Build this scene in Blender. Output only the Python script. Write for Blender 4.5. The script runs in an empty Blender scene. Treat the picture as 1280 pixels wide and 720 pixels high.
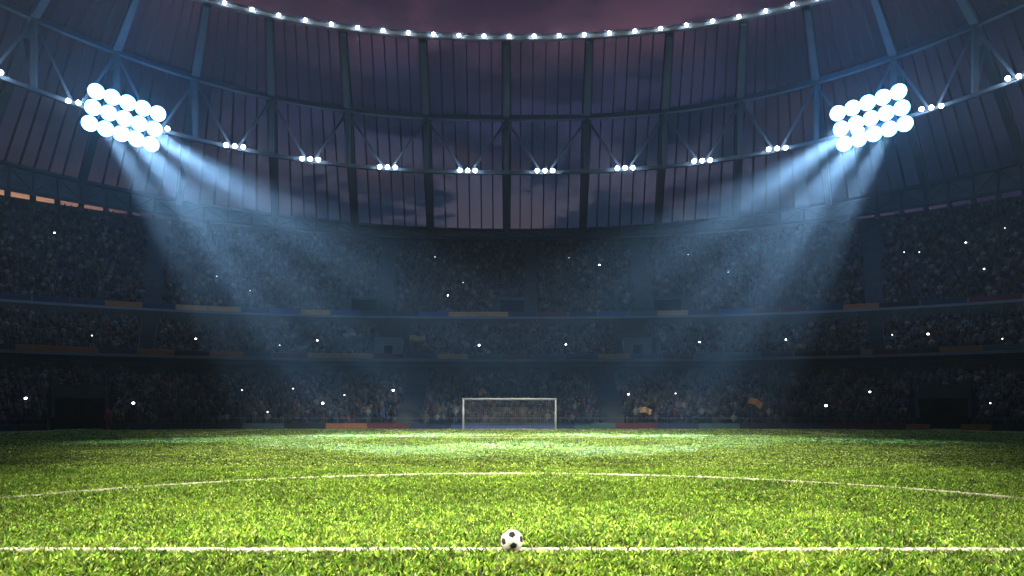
import bpy, math, random
import numpy as np
from mathutils import Vector, Matrix
random.seed(7)
RNG = np.random.default_rng(11)
sc = bpy.context.scene
COL = sc.collection
R = math.radians

# ------------------------------------------------------------------ camera
CAM_Y, CAM_Z = -7.3, 1.38
cd = bpy.data.cameras.new('camera')
cam = bpy.data.objects.new('camera', cd); COL.objects.link(cam)
cam.location = (0, CAM_Y, CAM_Z); cam.rotation_euler = (R(90), 0, 0)
cd.sensor_width = 36.0; cd.lens = 36.0 * 930 / 1280; cd.shift_y = 156 / 1280
cd.clip_start = 0.05; cd.clip_end = 6000
sc.camera = cam

# ------------------------------------------------------------------ settings
sc.render.engine = 'CYCLES'
sc.view_settings.view_transform = 'Standard'
sc.view_settings.look = 'None'
sc.view_settings.exposure = 0.0
sc.view_settings.gamma = 1.0
cy = sc.cycles
cy.use_denoising = True
cy.max_bounces = 4; cy.diffuse_bounces = 2; cy.glossy_bounces = 2
cy.transmission_bounces = 3; cy.transparent_max_bounces = 12; cy.volume_bounces = 0
cy.sample_clamp_indirect = 2.0; cy.sample_clamp_direct = 0
cy.caustics_reflective = False; cy.caustics_refractive = False
cy.use_light_tree = True

# tuning values for the light of the place
SPOT_W = 900000        # each of the seven searching beams of a floodlight bank
ADDED_SIDE_W = 330000  # each beam of the two added banks out of view
DISC_E = 16.0
HAZE = 0.00105
SKY_K = 0.68

# ------------------------------------------------------------------ node helper
class NT:
    def __init__(s, tree):
        s.t = tree; s.n = tree.nodes; s.l = tree.links
    def node(s, kind, **kw):
        n = s.n.new(kind)
        for k, v in kw.items():
            if k in ('i',):
                for kk, vv in v.items():
                    if hasattr(vv, 'is_output') or isinstance(vv, bpy.types.NodeSocket): s.l.new(vv, n.inputs[kk])
                    else: n.inputs[kk].default_value = vv
            else: setattr(n, k, v)
        return n
    def math(s, op, a, b=0.0, clamp=False):
        n = s.n.new('ShaderNodeMath'); n.operation = op; n.use_clamp = clamp
        for k, v in ((0, a), (1, b)):
            if isinstance(v, bpy.types.NodeSocket): s.l.new(v, n.inputs[k])
            else: n.inputs[k].default_value = v
        return n.outputs[0]
    def mix(s, f, a, b, blend='MIX'):
        n = s.n.new('ShaderNodeMix'); n.data_type = 'RGBA'; n.blend_type = blend
        for k, v in ((0, f), (6, a), (7, b)):
            if isinstance(v, bpy.types.NodeSocket): s.l.new(v, n.inputs[k])
            elif k == 0: n.inputs[0].default_value = v
            else: n.inputs[k].default_value = (*v, 1) if len(v) == 3 else v
        return n.outputs[2]
    def noise(s, scale, detail=3, rough=.55, vec=None, dist=0.0):
        n = s.n.new('ShaderNodeTexNoise')
        n.inputs['Scale'].default_value = scale; n.inputs['Detail'].default_value = detail
        n.inputs['Roughness'].default_value = rough; n.inputs['Distortion'].default_value = dist
        if vec is not None: s.l.new(vec, n.inputs['Vector'])
        return n.outputs['Fac']
    def ramp(s, f, stops):
        n = s.n.new('ShaderNodeValToRGB'); s.l.new(f, n.inputs[0])
        e = n.color_ramp.elements
        while len(e) > 1: e.remove(e[-1])
        e[0].position = stops[0][0]; e[0].color = (*stops[0][1], 1)
        for p, c in stops[1:]:
            x = e.new(p); x.color = (*c, 1)
        return n.outputs[0]
    def mapr(s, v, a, b, c=0.0, d=1.0, smooth=True):
        n = s.n.new('ShaderNodeMapRange'); s.l.new(v, n.inputs[0])
        if smooth: n.interpolation_type = 'SMOOTHSTEP'
        for k, x in zip((1, 2, 3, 4), (a, b, c, d)): n.inputs[k].default_value = x
        return n.outputs[0]

# ------------------------------------------------------------------ dusk sky
W = bpy.data.worlds.new('World'); sc.world = W; W.use_nodes = True
w = NT(W.node_tree); w.n.clear()
tc = w.node('ShaderNodeTexCoord')
nrm = w.node('ShaderNodeVectorMath', operation='NORMALIZE', i={0: tc.outputs['Generated']}).outputs[0]
sx = w.node('ShaderNodeSeparateXYZ', i={0: nrm})
X, Y, Z = sx.outputs
# clouds live on a flat layer above: direction / height
zz = w.math('MAXIMUM', Z, 0.03); zz = w.math('ADD', zz, 0.10)
cx_ = w.math('DIVIDE', X, zz); cy_ = w.math('DIVIDE', Y, zz)
cv = w.node('ShaderNodeCombineXYZ', i={0: cx_, 1: cy_, 2: 0.0}).outputs[0]
n1 = w.noise(2.1, 6, .60, cv, .4)
n2 = w.noise(6.3, 5, .6, cv, .6)
cl = w.math('ADD', w.math('MULTIPLY', n1, .75), w.math('MULTIPLY', n2, .25))
cloud = w.mapr(cl, .44, .535)
# clear dusk sky by height, warmer low down
clear = w.ramp(Z, [(0.0, (.26, .17, .14)), (.16, (.21, .18, .22)), (.27, (.14, .12, .17)), (.36, (.050, .055, .135)), (.41, (.052, .048, .11)), (.45, (.17, .075, .12)), (.50, (.060, .030, .080)), (.56, (.030, .018, .058)), (.66, (.016, .012, .040)), (1.0, (.010, .010, .030))])
dark = w.ramp(Z, [(0.0, (.035, .05, .09)), (.22, (.022, .044, .095)), (.34, (.010, .020, .060)), (.41, (.018, .020, .05)), (.45, (.075, .040, .075)), (.50, (.030, .018, .045)), (.60, (.012, .010, .030)), (1.0, (.007, .008, .02))])
skyc = w.mix(cloud, clear, dark)
pink = w.mapr(w.noise(1.7, 3, .5, cv, .3), .50, .72)
skyc = w.mix(w.math('MULTIPLY', pink, .55), skyc, (.17, .075, .065))
# the last of the sunset, low on the left
az = w.math('ARCTAN2', X, Y)
lobe = w.mapr(w.math('ABSOLUTE', w.math('ADD', az, .74)), .22, .29, 1, 0)
low = w.mapr(Z, .215, .285, 1, 0)
glow = w.math('MULTIPLY', lobe, low)
sun_c = w.mix(w.mapr(w.noise(5, 4, .6, cv, 1.0), .38, .62), (1.25, .62, .28), (.60, .32, .22))
skyc = w.mix(glow, skyc, sun_c)
viol = w.math('MULTIPLY', w.mapr(Z, .20, .27, 1, 0), w.mapr(w.math('ABSOLUTE', az), .25, .55))
skyc = w.mix(w.math('MULTIPLY', viol, w.math('SUBTRACT', 1.0, glow)), skyc, (.10, .055, .20))
side = w.mapr(w.math('ABSOLUTE', az), .12, .60, 1.0, .28)
side = w.math('MAXIMUM', side, glow)
skyc = w.mix(1.0, skyc, w.node('ShaderNodeCombineXYZ', i={0: side, 1: side, 2: w.math('POWER', side, .75)}).outputs[0], 'MULTIPLY')
nish = w.node('ShaderNodeTexSky', sky_type='NISHITA', sun_disc=False, sun_elevation=R(1.0), sun_rotation=R(-38))
bg1 = w.node('ShaderNodeBackground', i={0: skyc, 1: SKY_K})
bg2 = w.node('ShaderNodeBackground', i={0: nish.outputs[0], 1: 0.004})
add = w.node('ShaderNodeAddShader', i={0: bg1.outputs[0], 1: bg2.outputs[0]})
w.node('ShaderNodeOutputWorld', i={0: add.outputs[0]})

# ------------------------------------------------------------------ materials
MATS = {}
def pmat(name, col, rough=.7, metal=0.0, var=.25, scale=2.0, bump=0.0, bscale=20, spec=.3, col2=None):
    m = bpy.data.materials.new(name); m.use_nodes = True
    t = NT(m.node_tree); t.n.clear()
    geo = t.node('ShaderNodeNewGeometry')
    f = t.noise(scale, 5, .6, geo.outputs['Position'])
    f2 = t.noise(scale * 7.3, 3, .6, geo.outputs['Position'])
    f = t.math('ADD', t.math('MULTIPLY', f, .7), t.math('MULTIPLY', f2, .3))
    a = tuple(c * (1 - var) for c in col); b = col2 or tuple(min(1, c * (1 + var)) for c in col)
    c = t.mix(t.mapr(f, .35, .65), a, b)
    p = t.node('ShaderNodeBsdfPrincipled', i={'Base Color': c, 'Metallic': metal, 'Specular IOR Level': spec})
    rr = t.math('ADD', rough - .08, t.math('MULTIPLY', f2, .16)); t.l.new(rr, p.inputs['Roughness'])
    if bump:
        bn = t.node('ShaderNodeBump', i={'Height': t.noise(bscale, 4, .6, geo.outputs['Position']), 'Strength': bump, 'Distance': .02})
        t.l.new(bn.outputs[0], p.inputs['Normal'])
    t.node('ShaderNodeOutputMaterial', i={0: p.outputs[0]})
    MATS[name] = m
    return m
def emat(name, col, e, halo=True):
    m = bpy.data.materials.new(name); m.use_nodes = True
    t = NT(m.node_tree); t.n.clear()
    em = t.node('ShaderNodeEmission', i={0: (*col, 1), 1: e})
    t.node('ShaderNodeOutputMaterial', i={0: em.outputs[0]})
    if not halo: m.cycles.emission_sampling = 'NONE'
    return m
M_conc = pmat('concrete', (.05, .065, .08), .85, var=.25, scale=.6, bump=.3, bscale=6)
M_fascia = pmat('fascia_paint', (.17, .21, .26), .6, var=.12, scale=.4)
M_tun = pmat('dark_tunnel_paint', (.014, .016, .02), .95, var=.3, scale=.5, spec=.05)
M_dconc = pmat('dark_concrete', (.055, .06, .062), .9, var=.3, scale=.5)
M_steel = pmat('painted_steel', (.030, .055, .085), .7, metal=.0, var=.15, scale=.8, spec=.5)
M_aisle = pmat('aisle_concrete', (.055, .065, .08), .9, var=.2, scale=.8)
M_rib = pmat('rib_paint', (.020, .042, .066), .7, metal=.0, var=.2, scale=.8, spec=.5)
M_bar = pmat('gasket_and_doorway_black', (.008, .009, .012), .7, var=.2)
M_gut = pmat('gutter_panel', (.085, .11, .13), .6, var=.25, scale=.5)
M_rim = pmat('rim_steel', (.11, .12, .13), .6, metal=.2, var=.25, scale=1.2)
M_white = pmat('white_gloss_paint', (.45, .48, .50), .4, var=.04, spec=.5)
M_net = pmat('net_cord', (.35, .38, .42), .8, var=.05)
M_lamp_body = pmat('lamp_housing', (.05, .055, .06), .45, metal=.6, var=.2)
M_soil = pmat('turf_soil', (.018, .028, .008), .95, var=.5, scale=3, bump=.6, bscale=60)
M_out = pmat('outer_ground', (.05, .05, .05), .9, var=.3, scale=.2)
M_track = pmat('surround', (.05, .065, .03), .95, var=.4, scale=2)
BC = {'orange': (.30, .125, .045), 'tan': (.46, .30, .15), 'maroon': (.11, .028, .04), 'navy': (.022, .035, .09), 'blue': (.04, .08, .26), 'teal': (.05, .11, .12), 'black': (.012, .012, .014), 'grey': (.12, .13, .14)}
M_board = {k: pmat('board_' + k, v, .5, var=.12, scale=1.5, spec=.4) for k, v in BC.items()}
M_disc = emat('floodlight_glass', (.16, .52, 1.0), DISC_E)
M_disc_added = emat('added_floodlight_glass', (1.0, .95, .85), 5.0)  # glowing lenses of the added, unseen side banks
M_truss_l = emat('truss_lamp_glass', (.72, .86, 1.0), 110)
M_rim_l = emat('rim_lamp_glass', (.78, .88, 1.0), 120)
M_flash = emat('flash_tube', (.95, .97, 1.0), 26, halo=False)
M_flash2 = emat('flash_tube_dim', (.95, .97, 1.0), 7, halo=False)

def roof_mat():
    m = bpy.data.materials.new('roof_membrane'); m.use_nodes = True
    t = NT(m.node_tree); t.n.clear()
    geo = t.node('ShaderNodeNewGeometry'); oi = t.node('ShaderNodeObjectInfo')
    f = t.noise(.25, 5, .6, geo.outputs['Position'])
    c = t.mix(t.mapr(f, .35, .65), (.040, .058, .105), (.060, .080, .135))
    c = t.mix(t.math('MULTIPLY', oi.outputs['Random'], .35), c, (.10, .11, .17))
    d = t.node('ShaderNodeBsdfDiffuse', i={0: c})
    tl = t.node('ShaderNodeBsdfTranslucent', i={0: c})
    g = t.node('ShaderNodeBsdfGlossy', i={0: (.5, .5, .55, 1), 1: .45})
    tr = t.node('ShaderNodeBsdfTransparent', i={0: (.70, .74, .84, 1)})
    a = t.node('ShaderNodeMixShader', i={0: .35, 1: d.outputs[0], 2: tl.outputs[0]})
    a = t.node('ShaderNodeMixShader', i={0: .06, 1: a.outputs[0], 2: g.outputs[0]})
    k = t.math('ADD', .78, t.math('MULTIPLY', oi.outputs['Random'], .07))
    a = t.node('ShaderNodeMixShader', i={0: k, 1: a.outputs[0], 2: tr.outputs[0]})
    t.node('ShaderNodeOutputMaterial', i={0: a.outputs[0]})
    return m
M_roof = roof_mat()

def attr_mat(name, attr, rough=.8, transl=0.0, instance=False, tint=None):
    m = bpy.data.materials.new(name); m.use_nodes = True
    t = NT(m.node_tree); t.n.clear()
    c = t.node('ShaderNodeAttribute', attribute_name=attr).outputs['Color']
    if instance:
        geo = t.node('ShaderNodeNewGeometry'); oi = t.node('ShaderNodeObjectInfo')
        big = t.noise(.55, 4, .6, geo.outputs['Position'])
        fine = t.noise(9.0, 3, .6, geo.outputs['Position'])
        lum = t.math('ADD', .35, t.math('MULTIPLY', t.math('POWER', oi.outputs['Random'], 1.6), 1.45))
        lum = t.math('MULTIPLY', lum, t.mapr(t.math('ADD', t.math('MULTIPLY', big, .5), t.math('MULTIPLY', fine, .5)), .34, .64, .55, 1.35))
        v = t.node('ShaderNodeCombineXYZ', i={0: lum, 1: lum, 2: lum}).outputs[0]
        c = t.mix(1.0, c, v, 'MULTIPLY')
        c = t.mix(t.mapr(big, .50, .75, 0, .35), c, (.26, .27, .035))
    d = t.node('ShaderNodeBsdfPrincipled', i={'Base Color': c, 'Roughness': rough, 'Specular IOR Level': .35})
    o = d.outputs[0]
    if transl:
        tl = t.node('ShaderNodeBsdfTranslucent', i={0: c})
        o = t.node('ShaderNodeMixShader', i={0: transl, 1: o, 2: tl.outputs[0]}).outputs[0]
    t.node('ShaderNodeOutputMaterial', i={0: o})
    return m
M_crowd = attr_mat('crowd_clothes', 'col', .85)
M_blade = attr_mat('grass_blade', 'col', .42, .35, instance=True)
M_line = attr_mat('line_paint_blades', 'col', .8, .2)

# ------------------------------------------------------------------ mesh helpers
def tag(o, label=None, cat=None, group=None, kind=None):
    if label: o['label'] = label
    if cat: o['category'] = cat
    if group: o['group'] = group
    if kind: o['kind'] = kind
    return o
def empty(name, loc=(0, 0, 0), rot=None):
    o = bpy.data.objects.new(name, None); COL.objects.link(o)
    o.location = loc; o.empty_display_size = .3
    if rot is not None: o.rotation_euler = rot
    return o
def link(name, me, parent=None, loc=None):
    o = bpy.data.objects.new(name, me); COL.objects.link(o)
    if parent: o.parent = parent
    if loc is not None: o.location = loc
    return o
class MB:
    def __init__(s): s.v = []; s.f = []; s.sm = []
    def add(s, vs, fs, smooth=False):
        b = len(s.v); s.v += [tuple(v) for v in vs]
        s.f += [tuple(i + b for i in f) for f in fs]; s.sm += [smooth] * len(fs)
    def box(s, c, d, M=None):
        x, y, z = d[0] / 2, d[1] / 2, d[2] / 2
        vs = [Vector((i * x, j * y, k * z)) for i in (-1, 1) for j in (-1, 1) for k in (-1, 1)]
        if M is not None: vs = [M @ v for v in vs]
        c = Vector(c)
        s.add([c + v for v in vs], [(0, 1, 3, 2), (4, 6, 7, 5), (0, 4, 5, 1), (2, 3, 7, 6), (0, 2, 6, 4), (1, 5, 7, 3)])
    def bar(s, a, b, wd, hd=None, up=(0, 0, 1)):
        a = Vector(a); b = Vector(b); hd = hd or wd
        d = (b - a).normalized(); u = Vector(up)
        if abs(d.dot(u)) > .95: u = Vector((0, 1, 0)) if abs(d.y) < .9 else Vector((1, 0, 0))
        sd = d.cross(u).normalized(); u = sd.cross(d).normalized()
        vs = []
        for p in (a, b):
            for i, j in ((-1, -1), (1, -1), (1, 1), (-1, 1)): vs.append(p + sd * (i * wd / 2) + u * (j * hd / 2))
        s.add(vs, [(3, 2, 1, 0), (4, 5, 6, 7), (0, 1, 5, 4), (1, 2, 6, 5), (2, 3, 7, 6), (3, 0, 4, 7)])
    def tube(s, pts, rad, n=8, cap=True, closed=False):
        pts = [Vector(p) for p in pts]
        if not hasattr(rad, '__len__'): rad = [rad] * len(pts)
        vs = []; m = len(pts); prev = None
        for k, p in enumerate(pts):
            a = pts[k - 1] if (k > 0 or closed) else p
            b = pts[(k + 1) % m] if (k < m - 1 or closed) else p
            d = (b - a).normalized()
            if prev is None:
                u = Vector((0, 0, 1)) if abs(d.z) < .9 else Vector((1, 0, 0))
            else: u = prev
            sd = d.cross(u).normalized(); u = sd.cross(d).normalized(); prev = u
            for i in range(n):
                an = 2 * math.pi * i / n
                vs.append(p + (sd * math.cos(an) + u * math.sin(an)) * rad[k])
        fs = []
        for k in range(m - 1 + (1 if closed else 0)):
            k2 = (k + 1) % m
            for i in range(n):
                j = (i + 1) % n
                fs.append((k * n + i, k * n + j, k2 * n + j, k2 * n + i))
        if cap and not closed:
            fs.append(tuple(range(n - 1, -1, -1))); fs.append(tuple((m - 1) * n + i for i in range(n)))
        s.add(vs, fs, True)
    def ball(s, c, r, n=10, m=6, sq=(1, 1, 1)):
        vs = []; fs = []; c = Vector(c)
        for k in range(m + 1):
            th = math.pi * k / m
            for i in range(n):
                an = 2 * math.pi * i / n
                vs.append(c + Vector((math.sin(th) * math.cos(an) * sq[0], math.sin(th) * math.sin(an) * sq[1], math.cos(th) * sq[2])) * r)
        for k in range(m):
            for i in range(n):
                j = (i + 1) % n
                fs.append((k * n + i, (k + 1) * n + i, (k + 1) * n + j, k * n + j))
        s.add(vs, fs, True)
    def mesh(s, name, mat):
        me = bpy.data.meshes.new(name)
        me.from_pydata(s.v, [], s.f); me.materials.append(mat)
        me.polygons.foreach_set('use_smooth', s.sm)
        me.update(); return me
    def build(s, name, mat, parent=None):
        return link(name, s.mesh(name, mat), parent)

def np_mesh(name, V, F, mat, col=None, smooth=False):
    me = bpy.data.meshes.new(name)
    V = np.asarray(V, np.float32); F = np.asarray(F, np.int32)
    me.vertices.add(len(V)); me.vertices.foreach_set('co', V.ravel())
    k = F.shape[1]
    me.loops.add(F.size); me.loops.foreach_set('vertex_index', F.ravel())
    me.polygons.add(len(F)); me.polygons.foreach_set('loop_start', np.arange(0, F.size, k, dtype=np.int32))
    me.polygons.foreach_set('loop_total', np.full(len(F), k, np.int32))
    if smooth: me.polygons.foreach_set('use_smooth', np.ones(len(F), bool))
    if col is not None:
        a = me.attributes.new('col', 'FLOAT_COLOR', 'POINT')
        c4 = np.ones((len(V), 4), np.float32); c4[:, :3] = col
        a.data.foreach_set('color', c4.ravel())
    me.materials.append(mat); me.update(); me.validate()
    return me

# ------------------------------------------------------------------ plan of the bowl
A0, B0, NE = 56.0, 56.7, 2.5
def _se(phi):
    s_, c_ = abs(math.sin(phi)), abs(math.cos(phi))
    r = 1 / ((s_ / A0) ** NE + (c_ / B0) ** NE) ** (1 / NE)
    return r * math.sin(phi), r * math.cos(phi)
_N = 2880
_P = np.array([_se(2 * math.pi * (i / _N - .5)) for i in range(_N + 1)])
_d = np.hypot(*(np.diff(_P, axis=0).T)); _S = np.concatenate([[0], np.cumsum(_d)]); LTOT = _S[-1]; _S = _S - LTOT / 2
_T = np.gradient(_P, _S, axis=0); _T /= np.linalg.norm(_T, axis=1)[:, None]
_NX, _NY = -_T[:, 1], _T[:, 0]
def PXY(s, t):
    x = np.interp(s, _S, _P[:, 0]); y = np.interp(s, _S, _P[:, 1])
    nx = np.interp(s, _S, _NX); ny = np.interp(s, _S, _NY)
    k = 1 / np.hypot(nx, ny)
    return x + t * nx * k, y + t * ny * k
def PT(s, t, z):
    x, y = PXY(s, t); return Vector((float(x), float(y), z))
def TAN(s):
    a = PT(s - .2, 0, 0); b = PT(s + .2, 0, 0); return (b - a).normalized()
def NRM(s):
    return (PT(s, 1, 0) - PT(s, 0, 0)).normalized()
def QQ(s, t, ex=2.0):
    # how far round towards the corner a station lies, 0 behind the goal, 1 where the side begins
    x = abs(PT(s, t, 0).x); k = min(x / (56 + t), .76) / .64
    return k ** ex
def s_at_px(px, t):
    """arc position where the sight line through picture column px meets ring t"""
    u = (px - 640) / 930.0
    lo, hi = -80.0, 80.0
    for _ in range(50):
        m = (lo + hi) / 2; p = PT(m, t, 0)
        if p.x - u * (p.y - CAM_Y) < 0: lo = m
        else: hi = m
    return (lo + hi) / 2
def sweep(name, prof, s0, s1, ds, mat, parent=None, caps=False, fn=None):
    """prof(s) -> list of (t, z); a ribbon of quads along the bowl"""
    n = max(1, int(round((s1 - s0) / ds))); m = MB(); vs = []; k = len(prof(s0))
    for i in range(n + 1):
        s = s0 + (s1 - s0) * i / n
        vs += [(fn or PT)(s, t, z) for t, z in prof(s)]
    fs = [(i * k + j, i * k + j + 1, (i + 1) * k + j + 1, (i + 1) * k + j) for i in range(n) for j in range(k - 1)]
    if caps: fs += [tuple(range(k - 1, -1, -1)), tuple(n * k + j for j in range(k))]
    m.add(vs, fs); return m.build(name, mat, parent) if name else m
def closed(pr): return pr + [pr[0]]

# ------------------------------------------------------------------ ground and pitch
def sheet(name, x0, y0, x1, y1, z, mat):
    m = MB(); nx = max(1, int((x1 - x0) / 8)) if x1 - x0 < 400 else 1; ny = nx
    vs = [(x0 + (x1 - x0) * i / nx, y0 + (y1 - y0) * j / ny, z) for j in range(ny + 1) for i in range(nx + 1)]
    m.add(vs, [(j * (nx + 1) + i, j * (nx + 1) + i + 1, (j + 1) * (nx + 1) + i + 1, (j + 1) * (nx + 1) + i) for j in range(ny) for i in range(nx)])
    return m.build(name, mat)
tag(sheet('ground', -2500, -2500, 2500, 2500, -.012, M_out), kind='structure')
tag(sweep('pitch_surround', lambda s: [(-40, -.006), (1.2, -.006)], -LTOT / 2, LTOT / 2, 2.0, M_track), kind='structure')
tag(sheet('pitch', -37, -55, 37, 55.3, 0.0, M_soil), kind='structure')

# ------------------------------------------------------------------ grass
PAL = np.array([(.12, .24, .022), (.20, .38, .03), (.33, .54, .05), (.50, .70, .10), (.035, .09, .012), (.72, .82, .30), (.40, .30, .12), (.08, .24, .025)])
PALW = np.array([.19, .20, .19, .13, .14, .05, .03, .07])
def blades(n, rad, h0, h1, w0, w1, lean=1.0, pal=PAL, pw=PALW, rect=None, rng=RNG):
    """n bent tapering blades; returns V, F(quads), C"""
    if rect is None:
        a = rng.uniform(0, 2 * np.pi, n); r = rad * np.sqrt(rng.uniform(0, 1, n)); bx, by = r * np.cos(a), r * np.sin(a)
    else: bx, by = rect
    h = rng.uniform(h0, h1, n); wd = rng.uniform(w0, w1, n)
    az = rng.uniform(0, 2 * np.pi, n); l1 = rng.uniform(.1, .7, n) * lean; l2 = l1 + rng.uniform(.2, .9, n) * lean
    face = az + rng.normal(0, .9, n)
    dx, dy = np.cos(az), np.sin(az); sx_, sy_ = -np.sin(face), np.cos(face)
    V = np.zeros((n, 7, 3))
    p = np.stack([bx, by, np.full(n, -.004)], 1)
    for k, (seg, ang, wk) in enumerate(((0, 0, .8), (.42, l1, 1.0), (.35, l2, .75), (.25, l2 * 1.25, 0))):
        if k: p = p + (np.stack([dx * np.sin(ang), dy * np.sin(ang), np.cos(ang)], 1) * (h * seg)[:, None])
        if k < 3:
            o = np.stack([sx_ * wd * wk / 2, sy_ * wd * wk / 2, np.zeros(n)], 1)
            V[:, 2 * k] = p - o; V[:, 2 * k + 1] = p + o
        else: V[:, 6] = p
    F = np.array([(0, 1, 3), (0, 3, 2), (2, 3, 5), (2, 5, 4), (4, 5, 6)])
    F = (F[None] + (np.arange(n) * 7)[:, None, None]).reshape(-1, 3)
    C = pal[rng.choice(len(pal), n, p=pw)] * rng.uniform(.8, 1.2, (n, 1))
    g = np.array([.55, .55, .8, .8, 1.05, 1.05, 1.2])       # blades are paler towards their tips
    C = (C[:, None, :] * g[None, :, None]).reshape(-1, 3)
    return V.reshape(-1, 3), F, C
tufts = []
for k in range(6):
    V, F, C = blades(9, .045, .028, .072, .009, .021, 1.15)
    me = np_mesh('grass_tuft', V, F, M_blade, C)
    tufts.append(bpy.data.objects.new('grass_tuft', me))
for k in range(4):
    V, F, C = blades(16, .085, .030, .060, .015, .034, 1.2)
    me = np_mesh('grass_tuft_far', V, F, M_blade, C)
    tufts.append(bpy.data.objects.new('grass_tuft_far', me))
def scatter(y0, y1, dens, half):
    out = []
    y = y0
    while y < y1:
        h = min(1.0, y1 - y); wdt = min(36.5, (y + h - CAM_Y) * .70 + 1.2)
        n = int(2 * wdt * h * dens)
        out.append(np.stack([RNG.uniform(-wdt, wdt, n), RNG.uniform(y, y + h, n)], 1)); y += h
    return np.concatenate(out)
zones = [(-2.2, 1.2, 520, 1.22, 0, 6), (1.2, 4.0, 600, 1.06, 0, 6), (4.0, 11.0, 420, 1.12, 0, 6), (11, 22, 150, 1.0, 6, 4), (22, 36, 70, 1.25, 6, 4), (36, 55.2, 40, 1.5, 6, 4)]
PTS, SCL, IDX = [], [], []
for y0, y1, dn, scl, i0, ni in zones:
    p = scatter(y0, y1, dn, 0)
    PTS.append(p); SCL.append(RNG.uniform(.75, 1.3, len(p)) * scl); IDX.append(RNG.integers(i0, i0 + ni, len(p)))
PTS = np.concatenate(PTS); SCL = np.concatenate(SCL); IDX = np.concatenate(IDX)
# tufts grow uneven: a slow random swell of their height
SCL = SCL * (1 + .22 * np.sin(PTS[:, 0] * 1.9 + 1.3 * np.sin(PTS[:, 1] * 1.1)) * np.sin(PTS[:, 1] * 2.3 + np.sin(PTS[:, 0] * .8)))
keep = ~((np.abs(PTS[:, 1]) < .055) | (np.abs(np.hypot(PTS[:, 0], PTS[:, 1]) - 9.15) < .05))
keep |= RNG.uniform(0, 1, len(keep)) < .25
keep &= ~((np.abs(PTS[:, 0]) < .13) & (PTS[:, 1] > -.17) & (PTS[:, 1] < .13))
PTS, SCL, IDX = PTS[keep], SCL[keep], IDX[keep]
me = bpy.data.meshes.new('grass')
me.vertices.add(len(PTS)); me.vertices.foreach_set('co', np.concatenate([PTS, np.zeros((len(PTS), 1))], 1).astype(np.float32).ravel())
for nm, ty, dat in (('sc', 'FLOAT', SCL.astype(np.float32)), ('idx', 'INT', IDX.astype(np.int32)), ('rz', 'FLOAT', RNG.uniform(0, 6.28, len(PTS)).astype(np.float32))):
    a = me.attributes.new(nm, ty, 'POINT'); a.data.foreach_set('value', dat)
grass = link('grass', me); tag(grass, 'bright green blades of turf over the whole pitch', 'grass', kind='stuff')
gt = bpy.data.node_groups.new('grass_tufts', 'GeometryNodeTree')
gt.interface.new_socket('Geometry', in_out='INPUT', socket_type='NodeSocketGeometry')
gt.interface.new_socket('Geometry', in_out='OUTPUT', socket_type='NodeSocketGeometry')
g = gt.nodes; L = gt.links
gi = g.new('NodeGroupInput'); go = g.new('NodeGroupOutput')
g2i = g.new('GeometryNodeGeometryToInstance')
for o in reversed(tufts):
    oi = g.new('GeometryNodeObjectInfo'); oi.inputs['Object'].default_value = o; oi.inputs['As Instance'].default_value = True
    L.new(oi.outputs['Geometry'], g2i.inputs[0])
g.remove(g2i)
join = g.new('GeometryNodeJoinGeometry')
for o in reversed(tufts):
    oi = g.new('GeometryNodeObjectInfo'); oi.inputs['Object'].default_value = o; oi.inputs['As Instance'].default_value = True
    L.new(oi.outputs['Geometry'], join.inputs[0])
m2p = g.new('GeometryNodeMeshToPoints')
iop = g.new('GeometryNodeInstanceOnPoints')
def na(nm, ty):
    a = g.new('GeometryNodeInputNamedAttribute'); a.data_type = ty; a.inputs[0].default_value = nm; return a.outputs[0]
L.new(gi.outputs[0], m2p.inputs[0]); L.new(m2p.outputs[0], iop.inputs['Points']); L.new(join.outputs[0], iop.inputs['Instance'])
iop.inputs['Pick Instance'].default_value = True
L.new(na('idx', 'INT'), iop.inputs['Instance Index'])
cxyz = g.new('ShaderNodeCombineXYZ'); L.new(na('rz', 'FLOAT'), cxyz.inputs[2])
L.new(cxyz.outputs[0], iop.inputs['Rotation']); L.new(na('sc', 'FLOAT'), iop.inputs['Scale'])
L.new(iop.outputs[0], go.inputs[0])
md = grass.modifiers.new('tufts', 'NODES'); md.node_group = gt

# ------------------------------------------------------------------ painted lines: short white-limed blades
WP = np.array([(.80, .80, .66), (.72, .74, .56), (.85, .84, .74), (.55, .62, .36)]); WW = np.array([.4, .25, .25, .1])
def line_obj(name, path, width, dens, h=(.045, .072), wd=(.006, .012)):
    """path: list of (x, y)"""
    xs, ys = [], []
    for (x0, y0), (x1, y1) in zip(path[:-1], path[1:]):
        l = math.hypot(x1 - x0, y1 - y0); n = max(1, int(l * width * dens))
        t = RNG.uniform(0, 1, n); o = RNG.uniform(-.5, .5, n) * width + RNG.normal(0, width * .05, n)
        xs.append(x0 + (x1 - x0) * t - (y1 - y0) / l * o); ys.append(y0 + (y1 - y0) * t + (x1 - x0) / l * o)
    xs = np.concatenate(xs); ys = np.concatenate(ys)
    V, F, C = blades(len(xs), 0, h[0], h[1], wd[0], wd[1], .8, WP, WW, rect=(xs, ys))
    o = link(name, np_mesh(name, V, F, M_line, C)); tag(o, kind='structure')
    return o
M_paint = pmat('line_paint', (.80, .79, .64), .9, var=.15, scale=30, bump=.8, bscale=160, spec=.1)
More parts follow.
